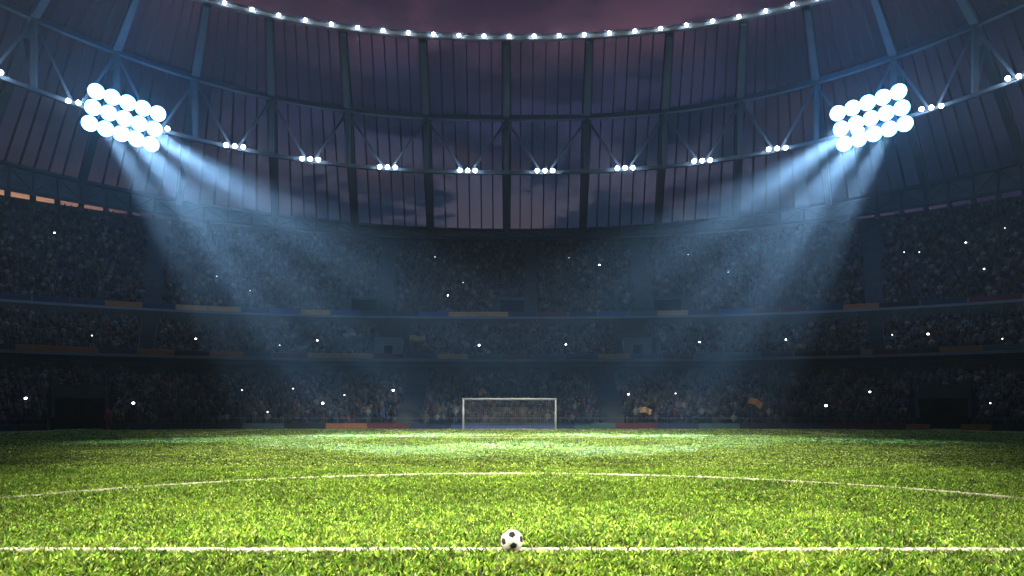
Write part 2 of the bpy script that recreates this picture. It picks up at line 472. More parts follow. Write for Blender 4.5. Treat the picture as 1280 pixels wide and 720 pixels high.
def line_core(path, width, h):
    m = MB(); n = len(path); vs = []
    for k, (x, y) in enumerate(path):
        a = path[max(0, k - 1)]; b = path[min(n - 1, k + 1)]; l = math.hypot(b[0] - a[0], b[1] - a[1])
        nx, ny = -(b[1] - a[1]) / l, (b[0] - a[0]) / l; j = random.uniform(-.004, .004); hh = h + random.uniform(-.006, .006); w2 = width / 2 * random.uniform(.88, 1.08)
        vs += [(x + nx * (w2 + j), y + ny * (w2 + j), 0), (x + nx * (w2 * .8 + j), y + ny * (w2 * .8 + j), hh * .8), (x + nx * j, y + ny * j, hh), (x - nx * (w2 * .8 - j), y - ny * (w2 * .8 - j), hh * .8), (x - nx * (w2 - j), y - ny * (w2 - j), 0)]
    m.add(vs, [(i * 5 + j, i * 5 + j + 1, (i + 1) * 5 + j + 1, (i + 1) * 5 + j) for i in range(n - 1) for j in range(4)], True)
    tag(m.build('limed_turf', M_paint), kind='structure')
LW = .12
line_core([(-7 + k * .04, 0) for k in range(350)], .06, .056)
line_core([(9.15 * math.sin(R(a * .25 - 60)), 9.15 * math.cos(R(a * .25 - 60))) for a in range(481)], .024, .054)
line_obj('halfway_line', [(-7, 0), (7, 0)], .07, 15000, (.056, .078))
line_obj('halfway_line', [(-34, 0), (-7, 0)], LW, 1500, wd=(.012, .02)); line_obj('halfway_line', [(7, 0), (34, 0)], LW, 1500, wd=(.012, .02))
arc = [(9.15 * math.sin(R(a)), 9.15 * math.cos(R(a))) for a in range(-90, 91, 2)]
line_obj('centre_circle', arc, .04, 7000, (.056, .080), wd=(.008, .014))
arc2 = [(9.15 * math.sin(R(a)), -9.15 * math.cos(R(a))) for a in range(-90, 91, 4)]
line_obj('centre_circle', arc2, LW, 500, wd=(.012, .02))
FW = dict(h=(.08, .11), wd=(.02, .04))
line_obj('penalty_area_line', [(-20.16, 52.5), (-20.16, 36), (20.16, 36), (20.16, 52.5)], LW, 260, **FW)
line_obj('goal_area_line', [(-9.16, 52.5), (-9.16, 47), (9.16, 47), (9.16, 52.5)], LW, 260, **FW)
line_obj('goal_line', [(-34, 52.5), (34, 52.5)], LW, 350, **FW)
line_obj('touchline', [(-34, -20), (-34, 52.5)], LW, 350, **FW); line_obj('touchline', [(34, -20), (34, 52.5)], LW, 350, **FW)
pa = [(9.15 * math.sin(R(a)), 41.5 - 9.15 * math.cos(R(a))) for a in range(-53, 54, 6)]
line_obj('penalty_arc', pa, LW, 260, **FW)

# ------------------------------------------------------------------ football
def football():
    ph = (1 + 5 ** .5) / 2
    ico = [Vector(v).normalized() for v in [(0, 1, ph), (0, -1, ph), (0, 1, -ph), (0, -1, -ph), (1, ph, 0), (-1, ph, 0), (1, -ph, 0), (-1, -ph, 0), (ph, 0, 1), (-ph, 0, 1), (ph, 0, -1), (-ph, 0, -1)]]
    # turn so that one black panel looks at the camera a little low and one sits near the top
    p1 = Vector((.14, -.925, -.35)).normalized(); p2 = Vector((.0, -.73, .68)).normalized()
    a1 = ico[0]; nb = [v for v in ico if .3 < v.dot(a1) < .6]; a2 = nb[0]
    def fr(a, b):
        x = a.normalized(); z = x.cross(b).normalized(); return Matrix((x, z.cross(x), z)).transposed()
    ROT = fr(p1, p2) @ fr(a1, a2).transposed()
    ico = [ROT @ v for v in ico]
    edges = [(i, j) for i in range(12) for j in range(i + 1, 12) if .3 < ico[i].dot(ico[j]) < .6]
    tv = {}
    for i, j in edges:
        tv[(i, j)] = (ico[i] * 2 + ico[j]) / 3; tv[(j, i)] = (ico[j] * 2 + ico[i]) / 3
    RB = .11
    root = empty('football', (.0, 0, RB + .018)); tag(root, 'black and white football resting on the halfway line', 'football')
    mw = pmat('ball_white', (.60, .56, .57), .42, var=.05, scale=30, bump=.15, bscale=900, spec=.5)
    mk = pmat('ball_black', (.015, .014, .018), .40, var=.3, scale=30, bump=.15, bscale=900, spec=.5)
    def panel(poly, mat, nm):
        c = sum(poly, Vector()) / len(poly); n = c.normalized()
        ref = (poly[0] - c).normalized(); b = n.cross(ref)
        poly = sorted(poly, key=lambda p: math.atan2((p - c).dot(b), (p - c).dot(ref)))
        rim = []
        for k in range(len(poly)):
            p, q = poly[k], poly[(k + 1) % len(poly)]
            for e in range(4): rim.append(p.lerp(q, e / 4))
        prof = [(.0, RB), (.3, RB), (.6, RB), (.82, RB), (.93, RB - .0006), (.975, RB - .0022), (1.0, RB - .0045)]
        vs = [n * RB]; m = MB(); nr = len(rim)
        for f, r in prof[1:]:
            for p in rim: vs.append((c.lerp(p, f)).normalized() * r)
        fs = [(0, 1 + i, 1 + (i + 1) % nr) for i in range(nr)]
        for k in range(len(prof) - 2):
            for i in range(nr):
                j = (i + 1) % nr
                fs.append((1 + k * nr + i, 1 + (k + 1) * nr + i, 1 + (k + 1) * nr + j, 1 + k * nr + j))
        m.add(vs, fs, True); m.build(nm, mat, root)
    for i in range(12):
        panel([tv[(i, j)] for j in range(12) if (i, j) in tv], mk, 'black_panel')
    for i in range(12):
        for j in range(i + 1, 12):
            for k in range(j + 1, 12):
                if (i, j) in tv and (j, k) in tv and (i, k) in tv:
                    panel([tv[(i, j)], tv[(j, i)], tv[(j, k)], tv[(k, j)], tv[(k, i)], tv[(i, k)]], mw, 'white_panel')
football()

# ------------------------------------------------------------------ goal
def goal():
    gx = -.2; gy = 52.5
    root = empty('goal', (gx, gy, 0)); tag(root, 'white football goal with net at the far end of the pitch', 'goal')
    for sgn in (-1, 1):
        m = MB(); m.tube([(sgn * 3.72, 0, 0), (sgn * 3.72, 0, 2.44)], .06, 12); m.build('goalpost', M_white, root)
    m = MB(); m.tube([(-3.795, 0, 2.50), (3.795, 0, 2.50)], .06, 12); m.build('crossbar', M_white, root)
    for sgn in (-1, 1):
        m = MB(); m.tube([(sgn * 3.72, .05, 2.47), (sgn * 3.72, .9, 2.40), (sgn * 3.72, 1.9, .04)], .025, 6)
        m.tube([(sgn * 3.72, .05, .04), (sgn * 3.72, 1.9, .04)], .025, 6); m.build('net_support', M_white, root)
    m = MB(); m.tube([(-3.72, 1.9, .04), (3.72, 1.9, .04)], .025, 6); m.build('ground_bar', M_white, root)
    m = MB(); g_ = .16; th = .005
    prof = [(.05, 2.46), (.9, 2.40), (1.9, .06)]
    x = -3.68
    while x < 3.70:
        for a, b in zip(prof[:-1], prof[1:]): m.bar((x, a[0], a[1]), (x, b[0], b[1]), th)
        x += g_
    for a, b in zip(prof[:-1], prof[1:]):
        l = math.hypot(b[0] - a[0], b[1] - a[1]); n = int(l / g_)
        for k in range(n + 1):
            f = k / n; p = (a[0] + (b[0] - a[0]) * f, a[1] + (b[1] - a[1]) * f)
            m.bar((-3.70, *p), (3.70, *p), th)
            for sgn in (-1, 1):
                if p[0] > .1: m.bar((sgn * 3.705, .06, p[1]), (sgn * 3.705, p[0], p[1]), th)
    o = m.build('net', M_net, root); o['kind'] = 'stuff'
goal()

# ------------------------------------------------------------------ stands
LT = dict(t0=1.4, dt=.80, n=18, z0=.25, dz=.235)
MT = dict(t0=15.9, dt=.80, n=13, z0=6.75, dz=.33)
UT = dict(t0=28.9, dt=.75, n=23, z0=13.05, dz=.565)
def rise_u(s, t): return 1.5 * QQ(s, t)          # the top rows of the upper tier climb a little round the corners
def terr_z(T, i, s):
    z = T['z0'] + T['dz'] * i
    if T is UT: z += rise_u(s, T['t0'] + i * T['dt']) * i / T['n']
    return z
FULL = (-LTOT / 2, LTOT / 2)
def terrace_prof(T, i0=0, i1=None):
    i1 = T['n'] if i1 is None else i1
    def f(s):
        pr = []
        for i in range(i0, i1):
            z = terr_z(T, i, s); t = T['t0'] + i * T['dt']
            pr += [(t, z if i > i0 else z - .25), (t, z)] if i == i0 else [(t, z)]
            pr += [(t + T['dt'], z)]
        return pr
    return f
tunnels = [(s_at_px(66, 3), s_at_px(133, 3)), (s_at_px(1147, 3), s_at_px(1212, 3))]
aisles = {'lower': [(s_at_px(512, 2), 2.1), (s_at_px(765, 2), 2.1)],
          'middle': [(s_at_px(p, 17), wd) for p, wd in ((183, 1.0), (490, 2.8), (792, 2.8), (1097, 1.0))],
          'upper': [(s_at_px(p, 32), wd) for p, wd in ((192, 1.0), (480, 1.3), (664, 1.2), (804, 1.3), (1092, 1.0))]}
lower = empty('lower_stand', (0, 56, 0)); tag(lower, 'lower tier of dark terracing just behind the pitch boards', 'stand')
middle = empty('middle_stand', (0, 72, 6)); tag(middle, 'narrow middle tier of the stands between the two pale ledges', 'stand')
upper = empty('upper_stand', (0, 85, 12)); tag(upper, 'tall upper tier of the stands reaching up to the roof', 'stand')
def keep_world(o, p):
    o.parent = p; o.matrix_parent_inverse = Matrix.Translation(-p.location); return o
def add_sweep(nm, prof, s0, s1, ds, mat, parent, caps=False, fn=None):
    return keep_world(sweep(nm, prof, s0, s1, ds, mat, None, caps, fn), parent)
# lower tier, broken by the two corner tunnels
(a0, a1), (b0, b1) = tunnels
NT_ROWS = 12
for s0, s1 in ((FULL[0], a0), (a1, b0), (b1, FULL[1])):
    add_sweep('terrace', terrace_prof(LT, 0, NT_ROWS), s0, s1, 1.5, M_conc, lower)
add_sweep('terrace', terrace_prof(LT, NT_ROWS), *FULL, 2.0, M_conc, lower)
add_sweep('back_wall', lambda s: [(16.0, 3.9), (16.0, 6.3)], *FULL, 2.0, M_dconc, lower)
for (s0, s1) in tunnels:
    for sw, nm in ((s0, -1), (s1, 1)):
        m = MB(); t1 = LT['t0'] + NT_ROWS * LT['dt']; zt = terr_z(LT, NT_ROWS, 0)
        n_ = TAN(sw) * .12
        pr = [(.9, 0), (.9, 1.0), (LT['t0'] + .4, 1.15), (t1, zt + .9), (t1, 0)]
        vs = [PT(sw, t, z) - n_ for t, z in pr] + [PT(sw, t, z) + n_ for t, z in pr]; k = len(pr)
        m.add(vs, [tuple(range(k)), tuple(range(2 * k - 1, k - 1, -1))] + [(i, (i + 1) % k, k + (i + 1) % k, k + i) for i in range(k)])
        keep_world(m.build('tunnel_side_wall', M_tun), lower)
    add_sweep('tunnel_lintel', lambda s: closed([(6.4, 2.62), (6.4, 3.75), (t1, 3.75), (t1, 2.62)]), s0 + .1, s1 - .1, 1.0, M_conc, lower, True)
    add_sweep('tunnel_back_wall', lambda s: [(t1 + .2, 0), (t1 + .2, 2.7)], s0, s1, 1.0, M_dconc, lower)
# middle tier
add_sweep('terrace', terrace_prof(MT), *FULL, 2.0, M_conc, middle)
add_sweep('soffit', lambda s: [(14.75, 6.79), (16.2, 6.45), (28, 6.9)], *FULL, 2.0, M_dconc, middle)
add_sweep('soffit_beam', lambda s: closed([(15.6, 6.35), (15.6, 6.02), (15.9, 6.02), (15.9, 6.35)]), *FULL, 2.0, M_dconc, middle)
add_sweep('front_ledge', lambda s: closed([(14.7, 6.80), (14.7, 7.05), (15.0, 7.05), (15.0, 7.62), (15.25, 7.62), (15.25, 6.80)]), *FULL, 1.5, M_fascia, middle)
add_sweep('back_wall', lambda s: [(26.4, 10.5), (26.4, 12.8)], *FULL, 2.0, M_dconc, middle)
# upper tier
add_sweep('terrace', terrace_prof(UT), *FULL, 1.5, M_conc, upper)
add_sweep('soffit', lambda s: [(27.75, 12.55), (29, 12.4), (45, 13.4)], *FULL, 2.0, M_dconc, upper)
add_sweep('front_ledge', lambda s: closed([(27.6, 12.56), (27.6, 13.22), (27.95, 13.22), (27.95, 13.86), (28.2, 13.86), (28.2, 12.56)]), *FULL, 1.5, M_fascia, upper)
def backtop(s): return 27.05 + 1.55 * QQ(s, 46)
add_sweep('back_wall', lambda s: closed([(46.2, 25.5), (46.2, backtop(s)), (46.5, backtop(s)), (46.5, 0), (46.4, 0)]), *FULL, 2.0, M_dconc, upper)

# aisle stairs
def aisle(T, s, wd, parent, i0=0, i1=None):
    m = MB(); i1 = i1 or T['n']
    for i in range(i0, i1):
        t = T['t0'] + i * T['dt']; z = terr_z(T, i, s)
        for h in range(2):
            tt = t + T['dt'] * (.5 * h); zz_ = z + .03 + T['dz'] * .5 * h
            q = [PT(s - wd / 2, tt, zz_), PT(s + wd / 2, tt, zz_), PT(s + wd / 2, tt + T['dt'] * .5, zz_), PT(s - wd / 2, tt + T['dt'] * .5, zz_)]
            lo = [v - Vector((0, 0, T['dz'] * .5 + .02)) for v in q]
            m.add(lo + q, [(4, 5, 6, 7), (0, 1, 5, 4), (1, 2, 6, 5), (2, 3, 7, 6), (3, 0, 4, 7)])
    for sg in (-1, 1):
        a = PT(s + sg * wd / 2, T['t0'] + i0 * T['dt'], terr_z(T, i0, s) + .85); b = PT(s + sg * wd / 2, T['t0'] + i1 * T['dt'], terr_z(T, i1 - 1, s) + .95)
        mm = MB(); mm.bar(a, b, .045); keep_world(mm.build('aisle_handrail', M_dconc), parent)
    return keep_world(m.build('aisle_stairs', M_conc if parent is lower else M_aisle), parent)
for s, wd in aisles['lower']: aisle(LT, s, wd, lower)
for s, wd in aisles['middle']: aisle(MT, s, wd, middle)
for s, wd in aisles['upper']: aisle(UT, s, wd, upper)

# vomitories: box with a black plate standing in for the unlit opening
def vomitory(parent, T, s, wd, hgt, i0, i1, doorw, doorh, mat=M_fascia):
    t0 = T['t0'] + i0 * T['dt']; t1 = T['t0'] + i1 * T['dt']; z0 = terr_z(T, i0, s) - .1; z1 = z0 + hgt
    o = PT(s, t0, z0); tn = TAN(s); nn = NRM(s)
    Mx = Matrix((tn, nn, Vector((0, 0, 1)))).transposed()
    m = MB(); d = t1 - t0
    for sg in (-1, 1):
        l = (wd - doorw) / 2
        m.box(o + tn * (sg * (doorw / 2 + l / 2)) + nn * (d / 2) + Vector((0, 0, hgt / 2)), (l, d, hgt), Mx)
    m.box(o + nn * (d / 2) + Vector((0, 0, (hgt + doorh) / 2)), (doorw - .004, d - .01, hgt - doorh), Mx)
    f = keep_world(m.build('gangway_mouth', mat), parent)
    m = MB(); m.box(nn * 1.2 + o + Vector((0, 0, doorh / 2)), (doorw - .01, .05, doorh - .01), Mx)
    b = m.build('doorway_dark_fill', M_bar); b.parent = f
    b.matrix_parent_inverse = f.matrix_world.inverted()
    bpy.context.view_layer.update() if False else None
    b.matrix_parent_inverse = Matrix.Identity(4)
    return f
SKIP = []      # (tier, s0, s1, i0, i1) without people
for px, wd in ((455, 3.1), (640, 3.1), (835, 3.3)):
    s = s_at_px(px, 30); vomitory(upper, UT, s, wd + .5, 2.4, 1, 5, wd, 2.1, M_steel); SKIP.append(('upper', s - wd / 2 - .5, s + wd / 2 + .5, 0, 5))
for px, wd in ((486, 3.0), (796, 3.0)):
    s = s_at_px(px, 19); vomitory(middle, MT, s, wd, 2.3, 2, 8, 1.0, 1.5, M_fascia); SKIP.append(('middle', s - wd / 2 - .3, s + wd / 2 + .3, 0, 9))
for (s0, s1) in tunnels: SKIP.append(('lower', s0 - .5, s1 + .5, 0, NT_ROWS))
for k in aisles:
    for s, wd in aisles[k]: SKIP.append((k, s - wd / 2 - .15, s + wd / 2 + .15, 0, 99))

# ------------------------------------------------------------------ crowd
def person(pose):
    """low polygon spectator, faces -y, origin at feet level of its row; returns V, F, part ids (0 top, 1 skin, 2 hair, 3 legs)"""
    m = MB(); ids = []
    def done(k): ids.extend([k] * (len(m.v) - len(ids)))
    st = pose in ('stand', 'cheer'); hip = .88 if st else .46
    m.tube([(0, .02, hip), (0, .0, hip + .32), (0, .02, hip + .50), (0, .02, hip + .60)], [.17, .20, .17, .06], 6); done(0)
    m.ball((0, -.01, hip + .73), .105, 6, 4, (1, 1.05, 1.25)); done(1)
    m.ball((0, .02, hip + .77), .115, 5, 3, (1, 1, 1.05)); done(2)
    for sg in (-1, 1):
        sh = Vector((sg * .21, .02, hip + .50))
        if pose == 'cheer' or (pose == 'wave' and sg > 0):
            m.tube([sh, sh + Vector((sg * .10, -.05, .22)), sh + Vector((sg * .06, -.08, .50))], [.055, .045, .035], 4)
        elif pose == 'phone': m.tube([sh, sh + Vector((sg * .05, -.18, -.16)), Vector((sg * .06, -.34, hip + .55))], [.055, .045, .035], 4)
        else: m.tube([sh, sh + Vector((sg * .05, -.05, -.26)), sh + Vector((-sg * .04, -.28, -.30))], [.055, .045, .035], 4)
        done(0)
        if st: m.tube([(sg * .09, 0, hip), (sg * .1, 0, .0)], [.09, .06], 4)
        else: m.tube([(sg * .09, 0, hip), (sg * .11, -.40, hip), (sg * .11, -.40, .06)], [.09, .075, .055], 4)
        done(3)
    V = np.array([list(v) for v in m.v]); T = []
    for f in m.f:
        for k in range(1, len(f) - 1): T.append((f[0], f[k], f[k + 1]))
    return V, np.array(T), np.array(ids)
POSES = [(person(p), w_) for p, w_ in (('sit', .42), ('phone', .12), ('wave', .08), ('stand', .26), ('cheer', .12))]
PW = np.array([p[1] for p in POSES]); PW /= PW.sum()
TOPS = np.array([(.06, .07, .10), (.03, .03, .04), (.30, .32, .36), (.55, .55, .55), (.10, .14, .28), (.28, .06, .06), (.32, .22, .12), (.16, .18, .20), (.06, .12, .16), (.40, .34, .20)])
TW = np.array([.17, .18, .12, .12, .12, .07, .06, .08, .05, .03])
SKIN = np.array([(.46, .30, .22), (.34, .20, .13), (.18, .10, .06), (.52, .36, .27)])
HAIR = np.array([(.03, .02, .015), (.08, .05, .03), (.20, .14, .07), (.15, .15, .15), (.35, .08, .06), (.5, .5, .5)])
def crowd(tier, T, seats_from, smax, label):
    groups = {k: [] for k in range(len(POSES))}
    for i in range(T['n'] if tier != 'upper' else T['n']):
        t = T['t0'] + (i + .55) * T['dt']; s = -smax + RNG.uniform(0, .5)
        while s < smax:
            s += .50 * (56 / (56 + t)) * (1 + RNG.uniform(-.1, .1)) + .06
            if RNG.uniform() < .06: continue
            if any(k == tier and a < s < b and i0 <= i < i1 for k, a, b, i0, i1 in SKIP): continue
            groups[int(RNG.choice(len(POSES), p=PW))].append((s, t + RNG.uniform(-.08, .08), terr_z(T, i, s)))
    Vs, Fs, Cs = [], [], []; base = 0
    for k, L_ in groups.items():
        if not L_: continue
        L_ = np.array(L_); V, F, ids = POSES[k][0]; n = len(L_)
        x, y = PXY(L_[:, 0], L_[:, 1]); x2, y2 = PXY(L_[:, 0], L_[:, 1] + 1)
        nx, ny = x2 - x, y2 - y; an = np.arctan2(ny, nx) - np.pi / 2 + RNG.normal(0, .25, n)
        sc_ = RNG.uniform(.88, 1.06, n)
        ca, sa = np.cos(an), np.sin(an)
        W_ = np.empty((n, len(V), 3))
        W_[:, :, 0] = (V[:, 0] * ca[:, None] - V[:, 1] * sa[:, None]) * sc_[:, None] + x[:, None]
        W_[:, :, 1] = (V[:, 0] * sa[:, None] + V[:, 1] * ca[:, None]) * sc_[:, None] + y[:, None]
        W_[:, :, 2] = V[None, :, 2] * sc_[:, None] + L_[:, 2][:, None]
        top = TOPS[RNG.choice(len(TOPS), n, p=TW)] * RNG.uniform(.7, 1.3, (n, 1))
        four = np.stack([top, SKIN[RNG.integers(0, 4, n)], HAIR[RNG.integers(0, 6, n)], TOPS[RNG.integers(0, 5, n)] * .5], 1)
        Cs.append(four[:, ids].reshape(-1, 3)); Vs.append(W_.reshape(-1, 3))
        Fs.append((F[None] + (np.arange(n) * len(V))[:, None, None]).reshape(-1, 3) + base); base += n * len(V)
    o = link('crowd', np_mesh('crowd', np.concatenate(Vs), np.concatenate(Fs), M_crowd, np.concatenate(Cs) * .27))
    tag(o, label, 'crowd', kind='stuff')
    return sum(len(v) for v in groups.values())
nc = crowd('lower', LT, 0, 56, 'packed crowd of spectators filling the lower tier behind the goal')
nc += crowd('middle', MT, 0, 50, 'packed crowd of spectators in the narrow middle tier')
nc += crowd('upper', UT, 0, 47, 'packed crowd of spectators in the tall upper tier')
print('spectators', nc)

# ------------------------------------------------------------------ boards on the ledges and beside the pitch
ORD = ['first', 'second', 'third', 'fourth', 'fifth', 'sixth', 'seventh', 'eighth', 'ninth', 'tenth', 'eleventh', 'twelfth', 'thirteenth', 'fourteenth', 'fifteenth', 'sixteenth', 'seventeenth', 'eighteenth', 'nineteenth', 'twentieth']
def ordn(k): return ORD[k] if k < 20 else 'twenty-' + ORD[k - 20]
def boards(rows, t, z0, z1, where, group, feet):
    seen = {}
    for p0, p1, c in rows:
        s0, s1 = s_at_px(p0, t), s_at_px(p1, t); n = max(1, int(round((s1 - s0) / 2.5)))
        k = seen.get(c, 0); seen[c] = k + 1; s0 += .03; s1 -= .03
        root = empty('advertising_board', PT((s0 + s1) / 2, t, z0))
        cn = {'black': 'black', 'navy': 'dark navy', 'blue': 'bright blue', 'teal': 'grey teal', 'grey': 'grey'}.get(c, c)
        tag(root, f'{cn} board {where}, {ordn(k)} {cn} one from left', 'advertising board', group)
        for j in range(n):
            sa, sb = s0 + (s1 - s0) * j / n, s0 + (s1 - s0) * (j + 1) / n
            m = sweep(None, lambda s: closed([(t, z0 + .02), (t, z1 - .02), (t + .015, z1), (t + .08, z1), (t + .08, z0 + .02)]), sa + .01, sb - .01, 1.5, None)
            m.v = [tuple(Vector(v) - root.location) for v in m.v]
            n_ = len(m.v) // 5 - 1
            m.build('face_panel', M_board[c], root)
        m = MB()
        for s in (s0 + .15, s1 - .15):
            a = PT(s, t + .11, z0) - root.location; m = MB()
            m.bar(a, a + Vector((0, 0, (z1 - z0) * .9)), .04)
            if feet: m.bar(a, PT(s, t + .5, 0.02) - root.location, .04)
            m.build('bracket', M_steel, root)
bot = [(-60, 20, 'navy'), (20, 60, 'black'), (138, 160, 'black'), (160, 200, 'navy'), (200, 252, 'black'), (252, 303, 'black'), (303, 355, 'teal'), (355, 407, 'black'), (407, 459, 'orange'), (459, 511, 'maroon'), (511, 563, 'navy'), (563, 614, 'blue'), (614, 666, 'blue'), (666, 695, 'blue'), (695, 718, 'navy'), (718, 770, 'teal'), (770, 822, 'maroon'), (822, 873, 'navy'), (873, 925, 'teal'), (925, 977, 'black'), (977, 1029, 'navy'), (1029, 1080, 'maroon'), (1080, 1132, 'maroon'), (1132, 1163, 'orange'), (1200, 1240, 'orange'), (1240, 1290, 'black'), (1290, 1340, 'navy')]
boards(bot, 0.0, .02, .50, 'along the pitch edge', 'boards along the edge of the pitch', True)
mid = [(-60, 20, 'black'), (20, 122, 'orange'), (122, 172, 'navy'), (172, 217, 'orange'), (217, 263, 'black'), (263, 304, 'orange'), (304, 340, 'navy'), (340, 385, 'maroon'), (385, 466, 'tan'), (466, 506, 'maroon'), (506, 546, 'blue'), (546, 585, 'tan'), (585, 627, 'teal'), (627, 665, 'maroon'), (665, 706, 'blue'), (706, 748, 'navy'), (748, 788, 'tan'), (788, 828, 'blue'), (828, 868, 'maroon'), (868, 908, 'teal'), (908, 950, 'teal'), (950, 992, 'navy'), (992, 1034, 'black'), (1034, 1076, 'black'), (1090, 1125, 'maroon'), (1125, 1175, 'black'), (1175, 1227, 'orange'), (1227, 1280, 'teal'), (1280, 1335, 'maroon')]
boards(mid, 14.88, 7.08, 7.60, 'on the ledge of the middle tier', 'boards on the middle tier ledge', False)
top = [(-60, 40, 'navy'), (40, 132, 'navy'), (132, 177, 'orange'), (177, 220, 'navy'), (220, 260, 'tan'), (260, 301, 'tan'), (301, 338, 'navy'), (338, 376, 'blue'), (376, 413, 'tan'), (413, 450, 'blue'), (450, 488, 'navy'), (488, 525, 'navy'), (525, 561, 'blue'), (561, 598, 'tan'), (598, 635, 'tan'), (635, 672, 'navy'), (672, 710, 'maroon'), (710, 747, 'navy'), (747, 785, 'blue'), (785, 822, 'teal'), (822, 860, 'tan'), (860, 900, 'navy'), (900, 940, 'blue'), (940, 975, 'maroon'), (975, 1010, 'maroon'), (1010, 1055, 'navy'), (1055, 1098, 'orange'), (1098, 1150, 'black'), (1150, 1210, 'navy'), (1210, 1280, 'maroon'), (1280, 1340, 'navy')]
boards(top, 27.82, 13.25, 13.84, 'on the ledge of the upper tier', 'boards on the upper tier ledge', False)

# pitch side railing
rl = empty('railing', (0, 57, 0)); tag(rl, 'thin steel railing running round in front of the lower tier crowd', 'railing')
segs = [(-60, a0 - .3), (a1 + .3, b0 - .3), (b1 + .3, 60)]
for s0, s1 in segs:
    m = sweep(None, lambda s: closed([(.85, .90), (.85, .95), (.90, .95), (.90, .90)]), s0, s1, 1.5, None)
    keep_world(m.build('rail', M_rim), rl)
    k = 0; n = int((s1 - s0) / 2.4)
    pm = MB(); pm.bar((0, 0, 0), (0, 0, .9), .045); pme = pm.mesh('railing_post', M_rim)
    for i in range(n + 1):
        p = PT(s0 + (s1 - s0) * i / n, .87, 0); o = link('railing_post', pme, rl); o.location = p - rl.location

# ------------------------------------------------------------------ roof
ROFF = -.65
TM, TI, TG = 22.8, 11.0, 46.0
def z_mid(s): return 36.05 + 6.0 * QQ(s, TM, 2.5)
def z_in(s): return 39.1 + 3.3 * QQ(s, TI, 2.0)
def z_gut(s): return 28.25 + 5.0 * QQ(s, TG, 2.0)
def z_gb(s): return 27.1 + 2.5 * QQ(s, TG, 2.0)
def z_low(s): return 29.2 + 5.0 * QQ(s, TM, 2.5)
def z_roof(s, t):
    if t <= TM: return z_in(s) + (z_mid(s) - z_in(s)) * (t - TI) / (TM - TI)
    return z_mid(s) + (z_gut(s) - z_mid(s)) * (t - TM) / (TG - TM)
# the roof's own lines run out from the middle of the pitch
def RXY(s, t):
    # stations on the light truss, from which each rib leans the more to the side the nearer it is to the corner
    x, y = PXY(s, TM)
    th = np.radians(np.interp(np.abs(x), [0, 10, 20, 27, 38, 46, 60, 79, 80], [0, 5, 10.5, 16.5, 33, 43, 60, 90, 90]))
    d = t - TM
    return x + np.sign(x) * d * np.sin(th), y + np.sign(y) * d * np.cos(th)
def RT(s, t, z):
    x, y = RXY(s, t); return Vector((float(x), float(y), z))
# rib stations: arc distances measured on the light truss
ss = np.linspace(-LTOT / 2, LTOT / 2, 4001); rx, ry = RXY(ss, TM)
al = np.concatenate([[0], np.cumsum(np.hypot(np.diff(rx), np.diff(ry)))]); al -= np.interp(0, ss, al)
def s_of(al_): return float(np.interp(al_, al, ss))
gaps = [9.35, 8.95, 8.4, 8.0, 7.7, 7.4, 7.8, 7.8, 8, 8, 8, 8, 8.2]
st = [0]
for g_ in gaps: st.append(st[-1] + g_)
RS = [s_of(ROFF - a) for a in st[:0:-1]] + [s_of(ROFF + a) for a in st]
NB = len(RS) - 1
roof = empty('roof', (0, 90, 28)); tag(roof, 'great curved stadium roof of see-through panels on steel ribs', 'roof')
TS = [TI, 14, 17, 20, TM, 26, 30, 34, 38, 42, TG]
def rib(s):
    m = MB(); nn = NRM(s); tn = TAN(s); vs = []
    wf = lambda t: float(np.interp(t, [TI, TM, TG], [.26, .40, .38]))
    for t in TS:
        c = RT(s, t, z_roof(s, t) - .12); dp = .6; wd = wf(t)
        for a, b in ((-1, 0), (1, 0), (1, -1), (-1, -1)): vs.append(c + tn * (a * wd) + Vector((0, 0, b * dp)))
    k = len(TS)
    fs = [(i * 4 + j, i * 4 + (j + 1) % 4, (i + 1) * 4 + (j + 1) % 4, (i + 1) * 4 + j) for i in range(k - 1) for j in range(4)] + [(3, 2, 1, 0), tuple((k - 1) * 4 + j for j in range(4))]
    m.add(vs, fs); keep_world(m.build('rib', M_rib), roof)
    for sg in (-1, 1):
        m = MB()
        for t, t2 in zip(TS[:-1], TS[1:]):
            m.bar(RT(s, t, z_roof(s, t) - .14) + tn * sg * (wf(t) + .10), RT(s, t2, z_roof(s, t2) - .14) + tn * sg * (wf(t2) + .10), .18, .12)
        keep_world(m.build('rib_gasket', M_bar), roof)
for s in RS: rib(s)
def strip(sa, sb, th, dz, mat, nm):
    m = MB(); vs = []
    for t in TS:
        for s in (sa, sb):
            z = z_roof(s, t) + dz; p = RT(s, t, z); vs += [p, p + Vector((0, 0, th))]
    k = len(TS); fs = []
    for i in range(k - 1):
        a = i * 4; b = (i + 1) * 4
        fs += [(a, a + 2, b + 2, b), (a + 1, b + 1, b + 3, a + 3), (a, b, b + 1, a + 1), (a + 2, a + 3, b + 3, b + 2)]
    fs += [(0, 1, 3, 2), ((k - 1) * 4, (k - 1) * 4 + 2, (k - 1) * 4 + 3, (k - 1) * 4 + 1)]
    m.add(vs, fs); return keep_world(m.build(nm, mat), roof)
def panel_sheet(sa, sb):
    m = MB(); vs = []
    for t in TS:
        for f in (0, .5, 1):
            s = sa + (sb - sa) * f; vs.append(RT(s, t, z_roof(s, t) + (.06 if f == .5 else 0)))
    fs = [(i * 3 + j, i * 3 + j + 1, (i + 1) * 3 + j + 1, (i + 1) * 3 + j) for i in range(len(TS) - 1) for j in (0, 1)]
    m.add(vs, fs, True); return keep_world(m.build('roof_panel', M_roof), roof)
